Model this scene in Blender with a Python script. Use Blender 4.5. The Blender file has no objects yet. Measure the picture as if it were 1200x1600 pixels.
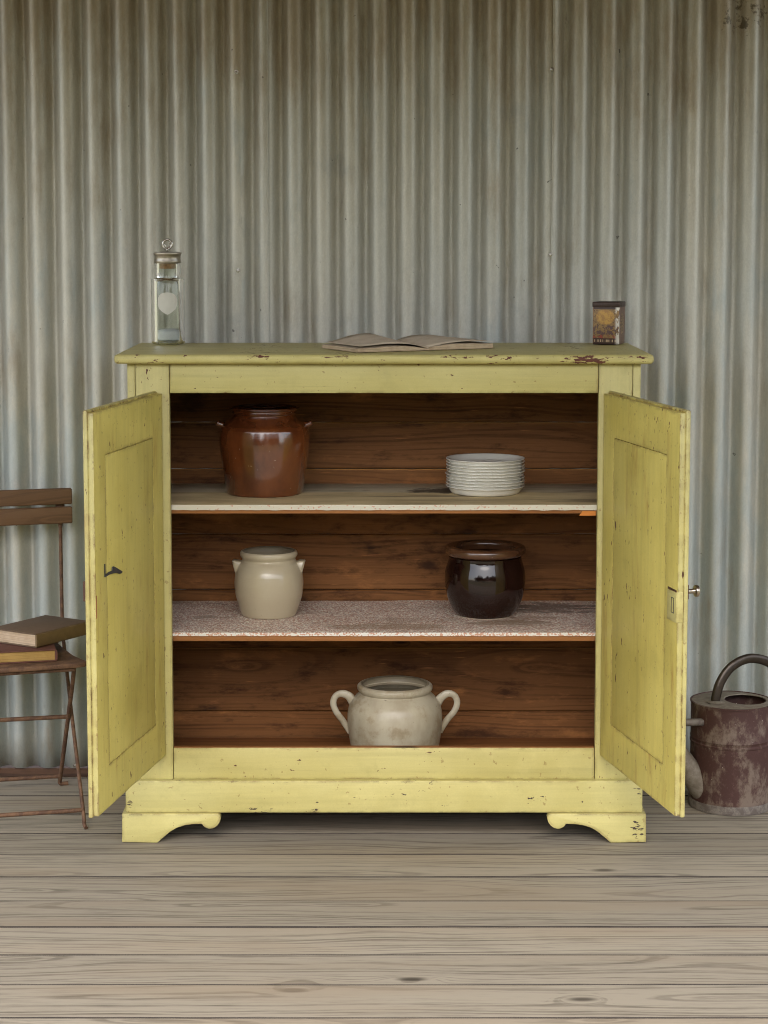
import bpy, bmesh, math, random
from mathutils import Vector, Matrix, noise as mnoise
random.seed(7)
R = math.radians
sc = bpy.context.scene
C = sc.collection

# ------------------------------------------------------------------ camera
FPX, DIST, CH, VP = 3128.0, 4.77, 1.497, 664.8      # focal (px of the 1200x1600 photo), distance, height, principal row
TH = math.atan(0.1)
cam_d = bpy.data.cameras.new('camera'); cam = bpy.data.objects.new('camera', cam_d); C.objects.link(cam)
cam.location = (0, -DIST, CH); cam.rotation_euler = (math.pi/2 - TH, 0, 0)
cam_d.lens = FPX*36/1600; cam_d.sensor_width = 36; cam_d.shift_y = -(800-VP)/1600
cam_d.clip_end = 500; cam_d.clip_start = 0.05
cam_d.dof.use_dof = True; cam_d.dof.focus_distance = 4.75; cam_d.dof.aperture_fstop = 14
sc.camera = cam

# ------------------------------------------------------------------ sky, sun, exposure
SUN_EL, SUN_AZ = R(48), R(184)       # compass azimuth from +Y, clockwise: behind the camera, a little to its left
w = bpy.data.worlds.new('World'); sc.world = w; w.use_nodes = True
wn, wl = w.node_tree.nodes, w.node_tree.links
bg = wn['Background']; sky = wn.new('ShaderNodeTexSky'); sky.sky_type = 'NISHITA'
sky.sun_disc = False; sky.sun_elevation = SUN_EL; sky.sun_rotation = SUN_AZ
sky.air_density = 1.0; sky.dust_density = 3.0; sky.ozone_density = 1.0
hs = wn.new('ShaderNodeHueSaturation'); hs.inputs['Saturation'].default_value = .50      # thin cloud greys the blue
wl.new(sky.outputs[0], hs.inputs['Color']); wl.new(hs.outputs[0], bg.inputs[0]); bg.inputs[1].default_value = 0.15
sd = bpy.data.lights.new('sun', 'SUN'); so = bpy.data.objects.new('sun', sd); C.objects.link(so)
sd.energy = .5; sd.angle = R(50); sd.color = (1, .90, .77)
sdir = Vector((math.sin(SUN_AZ)*math.cos(SUN_EL), math.cos(SUN_AZ)*math.cos(SUN_EL), math.sin(SUN_EL)))
so.rotation_euler = sdir.to_track_quat('Z', 'Y').to_euler(); so.location = sdir*20
vs = sc.view_settings; vs.view_transform = 'Standard'; vs.look = 'None'; vs.gamma = 1; vs.use_curve_mapping = False
vs.exposure = 1.88

cy = sc.cycles; cy.max_bounces = 8; cy.diffuse_bounces = 3; cy.glossy_bounces = 3; cy.transmission_bounces = 8
cy.filter_width = 1.0; cy.denoising_prefilter = 'ACCURATE'; cy.caustics_reflective = False; cy.caustics_refractive = True; cy.use_adaptive_sampling = True; cy.adaptive_threshold = .015

# ------------------------------------------------------------------ pixel -> place
def ray(u, v):
    a = (u-600)/FPX; b = -(v-VP)/FPX
    return a, math.cos(TH)+b*math.sin(TH), -math.sin(TH)+b*math.cos(TH)
def onY(u, v, Y):
    x, y, z = ray(u, v); t = (Y+DIST)/y
    return x*t, CH+z*t
def onZ(u, v, Z):
    x, y, z = ray(u, v); t = (Z-CH)/z
    return x*t, y*t-DIST
def mpp(Y, z):                                        # metres per photo pixel there
    return ((Y+DIST)*math.cos(TH)+(CH-z)*math.sin(TH))/FPX

# ------------------------------------------------------------------ object helpers
def finish(o, label=None, cat=None, group=None, kind=None):
    for k, v in (('label', label), ('category', cat), ('group', group), ('kind', kind)):
        if v: o[k] = v
    return o
def empty(name, loc=(0, 0, 0), rz=0, parent=None):
    o = bpy.data.objects.new(name, None); C.objects.link(o)
    o.location = loc; o.rotation_euler = (0, 0, rz); o.empty_display_size = .1
    if parent: o.parent = parent
    return o
def build(name, bm, mats, parent=None, loc=None, smooth=False, recentre=True, off=None):
    """link a bmesh as one object; coordinates are in the parent's frame; origin moved to the piece's middle"""
    me = bpy.data.meshes.new(name)
    bmesh.ops.recalc_face_normals(bm, faces=bm.faces)
    c = Vector((0, 0, 0))
    if recentre and bm.verts:
        lo = Vector([min(v.co[i] for v in bm.verts) for i in range(3)])
        hi = Vector([max(v.co[i] for v in bm.verts) for i in range(3)])
        c = Vector(((lo.x+hi.x)/2, (lo.y+hi.y)/2, lo.z if parent is None else (lo.z+hi.z)/2))
        bmesh.ops.translate(bm, verts=bm.verts, vec=-c)
    bm.to_mesh(me); bm.free()
    for m in (mats if isinstance(mats, (list, tuple)) else [mats]): me.materials.append(m)
    if smooth:
        for p in me.polygons: p.use_smooth = True
        if smooth is not True: me.set_sharp_from_angle(angle=R(smooth))
    o = bpy.data.objects.new(name, me); C.objects.link(o)
    if parent:
        o.parent = parent
        if off is not None: c = c - Vector(off)
    o.location = c if loc is None else loc
    return o
def merge(dst, src):
    me = bpy.data.meshes.new('tmp'); src.to_mesh(me); src.free(); dst.from_mesh(me); bpy.data.meshes.remove(me)
def box(bm, x0, x1, y0, y1, z0, z1, bev=0.0, seg=2, rot=None, mat=0):
    t = bmesh.new(); bmesh.ops.create_cube(t, size=1)
    for v in t.verts: v.co = Vector(((x0+x1)/2+v.co.x*(x1-x0), (y0+y1)/2+v.co.y*(y1-y0), (z0+z1)/2+v.co.z*(z1-z0)))
    if bev: bmesh.ops.bevel(t, geom=t.edges[:], offset=bev, segments=seg, profile=.5, affect='EDGES')
    if rot is not None: bmesh.ops.transform(t, matrix=rot, verts=t.verts)
    for f in t.faces: f.material_index = mat
    merge(bm, t); return bm
def lathe(bm, prof, n=64, loc=(0, 0, 0), closed=False):
    rings = []
    for r, z in prof:
        if r < 1e-5: rings.append([bm.verts.new((loc[0], loc[1], loc[2]+z))])
        else: rings.append([bm.verts.new((loc[0]+r*math.cos(2*math.pi*i/n), loc[1]+r*math.sin(2*math.pi*i/n), loc[2]+z)) for i in range(n)])
    pairs = list(zip(rings, rings[1:]))+([(rings[-1], rings[0])] if closed else [])
    for a, b in pairs:
        for i in range(n):
            j = (i+1) % n
            if len(a) == 1 and len(b) == 1: continue
            if len(a) == 1: bm.faces.new((a[0], b[i], b[j]))
            elif len(b) == 1: bm.faces.new((a[i], a[j], b[0]))
            else: bm.faces.new((a[i], a[j], b[j], b[i]))
    return bm
def spline(pts, n=8):
    P = [Vector(p) for p in pts]; out = []
    for i in range(len(P)-1):
        p0, p1, p2, p3 = P[max(i-1, 0)], P[i], P[i+1], P[min(i+2, len(P)-1)]
        for k in range(n):
            t = k/n
            out.append(.5*((2*p1)+(p2-p0)*t+(2*p0-5*p1+4*p2-p3)*t*t+(3*p1-p0-3*p2+p3)*t**3))
    out.append(P[-1]); return out
def tube(bm, pts, rad, n=10, flat=None, up=(0, 0, 1)):
    """swept ellipse; rad a number or a list; flat = (a, b) half sizes along (side, up) instead of a circle"""
    P = [Vector(p) for p in pts]; rings = []
    for i, p in enumerate(P):
        t = (P[min(i+1, len(P)-1)]-P[max(i-1, 0)]).normalized()
        s = t.cross(Vector(up))
        if s.length < 1e-3: s = t.cross(Vector((1, 0, 0)))
        s.normalize(); u = s.cross(t).normalized()
        r = rad[i] if isinstance(rad, (list, tuple)) else rad
        a, b = flat if flat else (r, r)
        if flat and isinstance(rad, (list, tuple)): a, b = a*r, b*r
        rings.append([bm.verts.new(p+s*a*math.cos(2*math.pi*k/n)+u*b*math.sin(2*math.pi*k/n)) for k in range(n)])
    for a, b in zip(rings, rings[1:]):
        for i in range(n): bm.faces.new((a[i], a[(i+1) % n], b[(i+1) % n], b[i]))
    bm.faces.new(rings[0][::-1]); bm.faces.new(rings[-1]); return bm
def extrude(bm, poly, d0, d1, plane='xz', bev=0.0):
    """poly in the plane, thickness d0..d1 along the third axis"""
    def to(p, d): return {'xz': (p[0], d, p[1]), 'yz': (d, p[0], p[1]), 'xy': (p[0], p[1], d)}[plane]
    t = bmesh.new()
    a = [t.verts.new(to(p, d0)) for p in poly]; b = [t.verts.new(to(p, d1)) for p in poly]
    t.faces.new(a); t.faces.new(b[::-1])
    for i in range(len(poly)): t.faces.new((a[i], b[i], b[(i+1) % len(poly)], a[(i+1) % len(poly)]))
    bmesh.ops.recalc_face_normals(t, faces=t.faces)
    if bev: bmesh.ops.bevel(t, geom=t.edges[:], offset=bev, segments=2, profile=.5, affect='EDGES')
    merge(bm, t); return bm
NB = bmesh.new

# ------------------------------------------------------------------ material helpers
class Mat:
    def __init__(s, name):
        s.m = bpy.data.materials.new(name); s.m.use_nodes = True
        s.t = s.m.node_tree; s.t.nodes.clear()
        s.out = s.t.nodes.new('ShaderNodeOutputMaterial')
    def nd(s, typ, ins=None, **at):
        n = s.t.nodes.new('ShaderNode'+typ)
        for k, v in at.items(): setattr(n, k, v)
        for k, v in (ins or {}).items():
            if isinstance(v, bpy.types.NodeSocket): s.t.links.new(v, n.inputs[k])
            else: n.inputs[k].default_value = v
        return n
    def obj(s): return s.nd('TexCoord').outputs['Object']
    def rnd(s): return s.nd('ObjectInfo').outputs['Random']
    def vm(s, op, a, b): return s.nd('VectorMath', {0: a, 1: b}, operation=op).outputs[0]
    def mul(s, v, t): return s.vm('MULTIPLY', v, t)
    def add(s, v, t): return s.vm('ADD', v, t)
    def sep(s, v): return s.nd('SeparateXYZ', {0: v}).outputs
    def com(s, x, y, z): return s.nd('CombineXYZ', {0: x, 1: y, 2: z}).outputs[0]
    def ma(s, op, a, b=0.0, c=0.0, clamp=False):
        n = s.nd('Math', {0: a, 1: b, 2: c}, operation=op); n.use_clamp = clamp; return n.outputs[0]
    def noise(s, v, scale, det=2.0, rough=.5, dist=0.0):
        return s.nd('TexNoise', {'Vector': v, 'Scale': scale, 'Detail': det, 'Roughness': rough, 'Distortion': dist}).outputs[0]
    def noise1(s, wv, scale, det=2.0):
        return s.nd('TexNoise', {'W': wv, 'Scale': scale, 'Detail': det}, noise_dimensions='1D').outputs[0]
    def voro(s, v, scale, out='Distance', rand=1.0):
        return s.nd('TexVoronoi', {'Vector': v, 'Scale': scale, 'Randomness': rand}).outputs[out]
    def ss(s, x, a, b, lo=0.0, hi=1.0):
        n = s.nd('MapRange', {0: x, 1: a, 2: b, 3: lo, 4: hi}, interpolation_type='SMOOTHSTEP'); return n.outputs[0]
    def mix(s, f, a, b, blend='MIX'):
        n = s.nd('Mix', data_type='RGBA', blend_type=blend)
        for i, v in ((0, f), (6, a), (7, b)):
            if isinstance(v, bpy.types.NodeSocket): s.t.links.new(v, n.inputs[i])
            elif i: n.inputs[i].default_value = (*v, 1) if len(v) == 3 else v
            else: n.inputs[i].default_value = v
        return n.outputs[2]
    def bump(s, h, strength=.5, dist=.002, nrm=None):
        d = {'Height': h, 'Strength': strength, 'Distance': dist}
        if nrm is not None: d['Normal'] = nrm
        return s.nd('Bump', d).outputs[0]
    def edge(s, radius, lo=.02, hi=.25):              # how near an edge of the solid the point lies
        b = s.nd('Bevel', {'Radius': radius}, samples=3).outputs[0]
        g = s.nd('NewGeometry').outputs['Normal']
        d = s.nd('VectorMath', {0: b, 1: g}, operation='DOT_PRODUCT').outputs['Value']
        return s.ma('SUBTRACT', 1.0, d)
    def mottle(s, col, v, scale, amt, det=3.0):       # fine uneven tone
        n = s.noise(v, scale, det, .7); f = s.ma('ADD', 1.0-amt*.5, s.ma('MULTIPLY', n, amt))
        return s.mix(1.0, col, s.com(f, f, f), 'MULTIPLY')
    def done(s, col, rough=.5, nrm=None, **kw):
        ins = {'Roughness': rough}
        ins['Base Color'] = col if isinstance(col, bpy.types.NodeSocket) else (*col, 1)
        if nrm is not None: ins['Normal'] = nrm
        for k, v in kw.items(): ins[k.replace('_', ' ')] = v
        p = s.nd('BsdfPrincipled', ins); s.t.links.new(p.outputs[0], s.out.inputs[0]); return s.m

def stain(m, col, cx=.150, cy=.285, rx=.125, ry=.075, tone=(.035, .02, .012), lv=.74, op=.85):
    g = m.sep(m.nd('NewGeometry').outputs['Position'])
    ex = m.ma('DIVIDE', m.ma('SUBTRACT', g[0], cx), rx); ey = m.ma('DIVIDE', m.ma('SUBTRACT', g[1], cy), ry)
    d = m.ma('ADD', m.ma('MULTIPLY', ex, ex), m.ma('MULTIPLY', ey, ey))
    n = m.noise(m.com(m.ma('MULTIPLY', g[0], 14.0), m.ma('MULTIPLY', g[1], 34.0), 0.0), 1.0, 5.0, .7)
    return m.mix(m.ma('MULTIPLY', m.ss(m.ma('ADD', m.ma('MULTIPLY', n, 2.2), m.ma('MULTIPLY', d, -.55)), lv, lv+.14+(.85-op)*.8), op), col, tone)

def wood(name, light, dark, knot, across='y', ring=150.0, amt=.75, rough=.7, board=.16, bumpd=.0012,
         knots=.20, tint=None, warp=1.0, spec=.3, blot=0.0, blotcol=(.02, .01, .006), lines=0.0, spot=False, patch=0.0, fibre=380.0, fib2amt=.5):
    m = Mat(name); o = m.sep(m.obj()); r = m.rnd()
    x, y, z = (o[0], o[1], o[2]) if across == 'y' else ((o[0], o[2], o[1]) if across == 'z' else (o[2], o[0], o[1]))
    xo = m.ma('ADD', x, m.ma('MULTIPLY', r, 83.0))
    r2 = m.ma('FRACT', m.ma('MULTIPLY', r, 57.31))
    n1 = m.noise(m.com(m.ma('MULTIPLY', xo, 1.1), m.ma('MULTIPLY', y, 3.0), 0.0), 1.0, 2.0)
    n2 = m.noise(m.com(m.ma('MULTIPLY', xo, .9), m.ma('MULTIPLY', y, 2.0), 9.0), 1.0, 2.0)
    yy = m.ma('ADD', m.ma('ADD', y, m.ma('MULTIPLY', m.ma('SUBTRACT', n1, .5), .11*warp)),
              m.ma('MULTIPLY', m.ma('SUBTRACT', r2, .5), board*1.2))
    dd = m.ma('ADD', m.ma('MULTIPLY', m.ma('SUBTRACT', n2, .5), .30*warp), .015)
    kv = m.com(m.ma('MULTIPLY', xo, 2.4), m.ma('ADD', m.ma('MULTIPLY', y, 6.5), m.ma('MULTIPLY', r, 31.0)), 0.0)
    kd = m.voro(kv, 1.0)
    kk = m.ma('POWER', m.ss(kd, knots*1.6, 0.0), 1.5)
    rr = m.ma('SQRT', m.ma('ADD', m.ma('MULTIPLY', yy, yy), m.ma('MULTIPLY', dd, dd)))
    fine0 = m.noise(m.com(m.ma('MULTIPLY', xo, 5.0), m.ma('MULTIPLY', y, 60.0), z), 1.0, 3.0)
    rr = m.ma('ADD', m.ma('ADD', rr, m.ma('MULTIPLY', kk, .035)), m.ma('MULTIPLY', fine0, .0038))
    g = m.noise1(rr, ring, 1.5)
    g = m.ss(g, .49, .62)
    fib = m.noise(m.com(m.ma('MULTIPLY', xo, 6.0), m.ma('MULTIPLY', y, fibre), m.ma('MULTIPLY', z, 300.0)), 1.0, 3.0, .6)
    big = m.noise(m.com(m.ma('MULTIPLY', xo, 1.6), m.ma('MULTIPLY', y, 14.0), r), 1.0, 4.0, .6)
    streak = m.ss(m.noise(m.com(m.ma('MULTIPLY', xo, 1.2), m.ma('MULTIPLY', y, 110.0), r), 1.0, 3.0, .6), .55, .75)
    fib2 = m.noise(m.com(m.ma('MULTIPLY', xo, 9.0), m.ma('MULTIPLY', y, fibre*.45), 4.0), 1.0, 4.0, .7)
    f = m.ma('ADD', m.ma('MULTIPLY', g, amt), m.ma('MULTIPLY', m.ma('SUBTRACT', fib, .5), .95))
    f = m.ma('ADD', f, m.ma('MULTIPLY', m.ma('SUBTRACT', big, .5), .7))
    f = m.ma('ADD', f, m.ma('MULTIPLY', m.ma('SUBTRACT', fib2, .5), fib2amt))
    f = m.ma('ADD', f, m.ma('MULTIPLY', streak, .22), clamp=True)
    col = m.mix(f, light, dark)
    col = m.mix(m.ma('MULTIPLY', m.ss(kd, knots*.62, knots*.22), .85), col, knot)
    if tint: col = m.mix(m.ma('MULTIPLY', m.ss(m.noise(m.com(m.ma('MULTIPLY', xo, .8), m.ma('MULTIPLY', y, 5.0), 3.0), 1.0, 3.0), .45, .7), .55), col, tint)
    pb = m.ma('ADD', .91, m.ma('MULTIPLY', m.ma('FRACT', m.ma('MULTIPLY', r, 17.7)), .18))
    col = m.mix(1.0, col, m.com(pb, pb, pb), 'MULTIPLY')
    if patch:                                          # large cloudy patches of faded and darkened stain
        pn = m.noise(m.com(m.ma('MULTIPLY', xo, 4.0), m.ma('MULTIPLY', y, 11.0), 7.0), 1.0, 6.0, .7)
        col = m.mix(m.ma('MULTIPLY', m.ss(pn, .54, .72), patch), col, tuple(min(1, c*1.7) for c in light))
        col = m.mix(m.ma('MULTIPLY', m.ss(pn, .49, .33), patch), col, dark)
    if blot:
        b = m.ss(m.noise(m.com(m.ma('MULTIPLY', xo, 3.0), m.ma('MULTIPLY', y, 9.0), 5.0), 1.0, 5.0, .65), .60, .72)
        col = m.mix(m.ma('MULTIPLY', b, blot), col, blotcol)
    if lines:                                          # short scratches along the grain
        s = m.noise(m.com(m.ma('MULTIPLY', xo, 9.0), m.ma('MULTIPLY', y, 240.0), 2.0), 1.0, 2.0)
        col = m.mix(m.ma('MULTIPLY', m.ss(s, .69, .76), lines), col, tuple(min(1, c*3.2) for c in light))
    if spot: col = stain(m, col)
    h = fib
    return m.done(col, m.ma('ADD', rough-.08, m.ma('MULTIPLY', fib, .16)), m.bump(h, .55, bumpd), Specular_IOR_Level=spec)

def paint(name, base, old, under=(.055, .022, .012), axis='x', chips=.5, edgechip=.5, rough=.45, dirt=.25, streaks=.4, ochre=0.0, losses=()):
    m = Mat(name); o = m.obj(); r = m.rnd(); s = m.sep(o)
    rv = m.com(m.ma('MULTIPLY', r, 13.0), m.ma('MULTIPLY', r, 29.0), m.ma('MULTIPLY', r, 7.0))
    p = m.add(o, rv)
    st = {'x': (3, 130, 130), 'z': (150, 150, 3)}[axis]
    st2 = {'x': (1.5, 30, 30), 'z': (34, 34, 1.5)}[axis]
    a = m.noise(m.mul(p, st), 1.0, 3.0, .6); b = m.noise(m.mul(p, st2), 1.0, 3.0, .6)
    big = m.noise(p, 5.0, 4.0, .6)
    col = m.mix(m.ss(big, .35, .7), base, old)
    col = m.mix(m.ma('MULTIPLY', m.ss(b, .48, .72), streaks), col, tuple(c*.70 for c in old))
    col = m.mix(m.ma('MULTIPLY', m.ss(a, .58, .72), streaks*.6), col, tuple(c*.6 for c in old))
    e0 = m.edge(.012); e = m.ss(e0, .004, .16)
    # grime rubbed into edges and corners, broken up
    gn = m.noise(p, 22.0, 5.0, .65)
    col = m.mix(m.ma('MULTIPLY', m.ma('MULTIPLY', e, m.ss(gn, .38, .62)), min(dirt, 1.0)), col, (.15, .085, .03))
    sk = m.ss(m.noise(p, 75.0, 3.0, .6), .655, .70)              # fly specks and small rust bleeds
    col = m.mix(m.ma('MULTIPLY', sk, .55), col, (.20, .11, .035))
    wn_ = m.noise(m.mul(p, (3.5, 3.5, 3.5)), 2.0, 6.0, .7)       # faded and handled areas
    col = m.mix(m.ma('MULTIPLY', m.ss(wn_, .52, .70), .38), col, tuple(c*.72 for c in old))
    col = m.mix(m.ma('MULTIPLY', m.ss(wn_, .46, .30), .25), col, tuple(min(1, c*1.18+.02) for c in base))
    if ochre:
        on = m.noise(m.mul(p, (26, 26, 4) if axis == 'z' else (4, 26, 26)), 1.0, 5.0, .7)
        col = m.mix(m.ma('MULTIPLY', m.ss(on, .53, .74), ochre), col, (.30, .135, .02))
    col = m.mottle(col, p, 330.0, .20); col = m.mottle(col, m.mul(p, st2), 3.0, .22)
    # small chips, long along the grain, and losses along the edges
    cv = m.mul(p, (38, 95, 95) if axis == 'x' else (95, 95, 34))
    c1 = m.noise(cv, 1.0, 3.0, .6); c2 = m.noise(p, 9.0, 2.0)
    chip = m.ss(m.ma('ADD', c1, m.ma('MULTIPLY', m.ss(c2, .5, .75), .10)), .735-.05*chips, .750-.05*chips)
    en = m.noise(m.mul(p, (16, 45, 45) if axis == 'x' else (45, 45, 16)), 1.0, 5.0, .65)
    e2 = m.ss(e0, .012, .16)
    ec = m.ss(m.ma('ADD', en, m.ma('MULTIPLY', m.ma('SUBTRACT', e2, 1.0), .17)), .655-.04*edgechip, .672-.04*edgechip)
    ec = m.ma('MULTIPLY', ec, m.ss(e2, .05, .2))
    ch = m.ma('MAXIMUM', chip, ec)
    if losses:
        gp = m.sep(m.nd('NewGeometry').outputs['Position'])
        ln = m.noise(m.com(m.ma('MULTIPLY', gp[0], 45.0), m.ma('MULTIPLY', gp[2], 170.0), m.ma('MULTIPLY', gp[1], 60.0)), 1.0, 4.0, .65)
        for lx, lz, rx, rz, lv in losses:
            ex = m.ma('DIVIDE', m.ma('SUBTRACT', gp[0], lx), rx); ez = m.ma('DIVIDE', m.ma('SUBTRACT', gp[2], lz), rz)
            d = m.ma('ADD', m.ma('MULTIPLY', ex, ex), m.ma('MULTIPLY', ez, ez))
            ch = m.ma('MAXIMUM', ch, m.ss(m.ma('SUBTRACT', m.ma('MULTIPLY', ln, 1.6), m.ma('MULTIPLY', d, .35)), lv, lv+.05))
    uc = m.mix(m.noise(p, 70.0, 2.0), under, tuple(min(1, c*2.6) for c in under))
    col = m.mix(ch, col, uc)
    h = m.ma('ADD', m.ma('MULTIPLY', a, .35), m.ma('MULTIPLY', b, .5))
    ro = m.ma('ADD', rough, m.ma('MULTIPLY', ch, .3))
    return m.done(col, ro, m.bump(h, .5, .0012), Specular_IOR_Level=.4)

YEL = (.520, .460, .182); YEL2 = (.475, .413, .150)
M_front = paint('yellow_paint_front', YEL, YEL2, axis='x', chips=.15, edgechip=1.2, dirt=1.0, streaks=.35)
M_stile = paint('yellow_paint_stile', YEL, YEL2, axis='z', chips=.35, edgechip=.4, dirt=.6, streaks=.22)
M_top = paint('yellow_paint_top', (.54, .478, .185), (.50, .435, .155), axis='x', chips=.9, edgechip=1.7, dirt=.9, streaks=.5, under=(.06, .02, .012),
              losses=((.485, 1.1795, .075, .013, .66), (.600, 1.181, .055, .014, .82), (-.10, 1.187, .10, .008, .80), (.17, 1.185, .06, .01, .84), (-.3, 1.187, .10, .010, .88)))
M_plinth = paint('yellow_paint_plinth', YEL, YEL2, axis='x', chips=.1, edgechip=1.7, dirt=1.0, streaks=.2, under=(.03, .018, .014),
                 losses=((-.30, .080, .05, .012, .80), (-.18, .080, .035, .010, .80), (.615, .035, .02, .03, .80), (-.62, .10, .012, .03, .85), (.615, .13, .02, .02, .88)))
M_door = paint('yellow_paint_door_inside', (.60, .505, .140), (.54, .445, .112), axis='z', chips=.8, edgechip=1.8, dirt=1.2, streaks=.28, ochre=.6)  # ochre inside paint, lightened beyond the outside to replace missing light
M_dedge = paint('yellow_paint_door_edge', (.49, .44, .18), YEL2, axis='z', chips=.8, edgechip=1.7, dirt=.9, streaks=.3, ochre=.25)
M_deck = wood('weathered_deck', (.270, .236, .182), (.044, .034, .024), (.032, .024, .017), across='y', ring=84, amt=.42, fibre=150.0, fib2amt=1.1, board=.16, tint=(.24, .185, .125), rough=.75, knots=.17)
M_back = wood('brown_pine', (.205, .086, .027), (.050, .018, .006), (.012, .005, .003), across='z', ring=95, amt=.42, board=.15,
              knots=.12, rough=.62, tint=(.23, .098, .032), blot=.9, lines=.6, spec=.18, patch=.95)
M_shelf = wood('brown_pine_shelf', (.30, .125, .04), (.16, .06, .02), (.02, .01, .005), across='y', ring=90, amt=.5, board=.2, rough=.6)
M_greyshelf = wood('greyed_pine_shelf', (.44, .37, .25), (.22, .175, .11), (.02, .012, .008), across='y', ring=90, amt=.6, board=.2, rough=.75, blot=.5, spot=True)
M_chairwood = wood('brown_stained_slat', (.150, .082, .040), (.085, .044, .021), (.03, .015, .008), across='z', ring=120, amt=.5, board=.05, rough=.6, blot=.5, blotcol=(.30, .2, .11))
M_gap = wood('dirty_plank_side', (.045, .036, .028), (.025, .02, .016), (.02, .02, .02), across='y')
M_seamlight = wood('seam_highlight_pine', (.42, .20, .06), (.25, .11, .03), (.1, .05, .02), across='z')  # light wood tone painting the highlight along back board seams
M_roof = wood('roof_boards', (.25, .135, .055), (.15, .08, .032), (.05, .03, .02), across='y', ring=60, rough=.8)
M_skirt = wood('rusty_brown_board', (.095, .05, .03), (.045, .024, .015), (.02, .012, .01), across='z', ring=90, rough=.8, blot=.4)

def galvanised():
    m = Mat('galvanised_sheet'); o = m.obj(); r = m.rnd(); s = m.sep(o)
    p = m.add(o, m.com(m.ma('MULTIPLY', r, 41.0), 0.0, m.ma('MULTIPLY', r, 17.0)))
    vst = m.noise(m.mul(p, (40, 40, 1.0)), 1.0, 4.0, .6)
    vs2 = m.noise(m.mul(p, (12, 12, .8)), 1.0, 3.0, .6)
    sp = m.noise(p, 7.0, 5.0, .65); fn = m.noise(p, 240.0, 2.0)
    col = m.mix(m.ss(vs2, .3, .7), (.52, .495, .415), (.46, .455, .40))
    col = m.mix(m.ma('MULTIPLY', m.ss(vst, .5, .72), .22), col, (.35, .335, .285))
    col = m.mix(m.ma('MULTIPLY', m.ss(sp, .58, .75), .35), col, (.32, .335, .335))
    col = m.mix(m.ma('MULTIPLY', m.ss(m.noise(m.mul(p, (18, 18, 6)), 1.0, 6.0, .7), .66, .74), .5), col, (.13, .12, .105))
    gz = m.sep(m.nd('NewGeometry').outputs['Position'])
    blue = m.noise(m.mul(p, (9, 9, 2.4)), 1.0, 6.0, .7)      # blue-grey oxide patches; their low bias paints in bluish sky light
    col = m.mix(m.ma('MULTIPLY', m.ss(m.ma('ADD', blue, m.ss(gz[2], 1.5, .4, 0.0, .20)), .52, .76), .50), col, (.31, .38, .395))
    rn = m.noise(m.mul(p, (9, 9, 2.2)), 1.0, 6.0, .7)           # brown streaks denser upward: roof shade and warm bounce painted in
    col = m.mix(m.ma('MULTIPLY', m.ss(m.ma('ADD', rn, m.ss(gz[2], 1.5, 2.2, 0.0, .20)), .52, .76), .60), col, (.29, .215, .125))
    ex = m.ma('DIVIDE', m.ma('SUBTRACT', gz[0], .95), .085); ez = m.ma('DIVIDE', m.ma('SUBTRACT', gz[2], 2.04), .06)
    dk = m.ma('SUBTRACT', m.ma('MULTIPLY', m.noise(p, 34.0, 5.0, .7), 1.7), m.ma('MULTIPLY', m.ma('ADD', m.ma('MULTIPLY', ex, ex), m.ma('MULTIPLY', ez, ez)), .25))
    col = m.mix(m.ma('MULTIPLY', m.ss(dk, .78, .95), .8), col, (.08, .06, .035))
    spot = m.ss(m.noise(p, 38.0, 3.0), .74, .77)
    col = m.mix(m.ma('MULTIPLY', spot, .7), col, (.06, .05, .045))
    col = m.mottle(col, m.mul(p, (1, 1, .5)), 300.0, .34); col = m.mottle(col, m.mul(p, (1, 1, .25)), 70.0, .30)
    ro = m.ma('ADD', .40, m.ma('MULTIPLY', sp, .18))
    return m.done(col, ro, m.bump(m.ma('ADD', fn, m.ma('MULTIPLY', sp, 2.0)), .12, .001), Metallic=.38)
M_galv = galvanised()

def simple(name, col, rough=.5, var=.2, scale=20.0, bumpd=.0, **kw):
    m = Mat(name); o = m.obj(); n = m.noise(o, scale, 4.0, .6)
    c = m.mix(n, tuple(x*(1-var) for x in col), tuple(min(1, x*(1+var)) for x in col))
    return m.done(c, rough, m.bump(n, .4, bumpd) if bumpd else None, **kw)
def rusty(name, a, b, rough=.75):
    m = Mat(name); o = m.obj(); n = m.noise(o, 45.0, 5.0, .7); k = m.noise(o, 180.0, 3.0)
    c = m.mix(m.ss(n, .4, .62), a, b)
    return m.done(c, rough, m.bump(k, .5, .0006), Metallic=.15)
M_rust = rusty('rusted_iron', (.085, .042, .024), (.16, .085, .045))
M_steel = simple('bright_steel', (.55, .52, .47), .25, .15, 60, Metallic=1.0)
M_zinc = simple('tarnished_lid', (.34, .30, .24), .32, .35, 60, Metallic=.9)
M_brass = simple('dull_nickel_knob', (.42, .36, .28), .28, .2, 60, Metallic=1.0)
M_black = simple('black_iron', (.035, .033, .035), .5, .4, 80)
M_browniron = rusty('brown_iron_plate', (.05, .02, .012), (.10, .045, .025), .6)
M_bone = simple('ivory_plate', (.55, .50, .40), .5, .1, 40)
M_cork = simple('cork', (.42, .22, .09), .9, .4, 160, .001)
M_paperlabel = simple('paper_label', (.62, .60, .52), .8, .06, 50)
M_reflwhite = simple('reflection_white', (.80, .79, .76), .95, .06, 90, .001)  # white for the reflection low in the bottle
M_orange = simple('orange_tape', (.62, .21, .03), .6, .2, 30)
M_ground = simple('dry_lawn', (.15, .145, .075), .95, .35, 1.5)
M_leaf = simple('dark_leaves', (.055, .075, .03), .7, .3, 2.0)
M_grass = simple('trunk_bark', (.10, .08, .06), .9, .3, 12)

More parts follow.
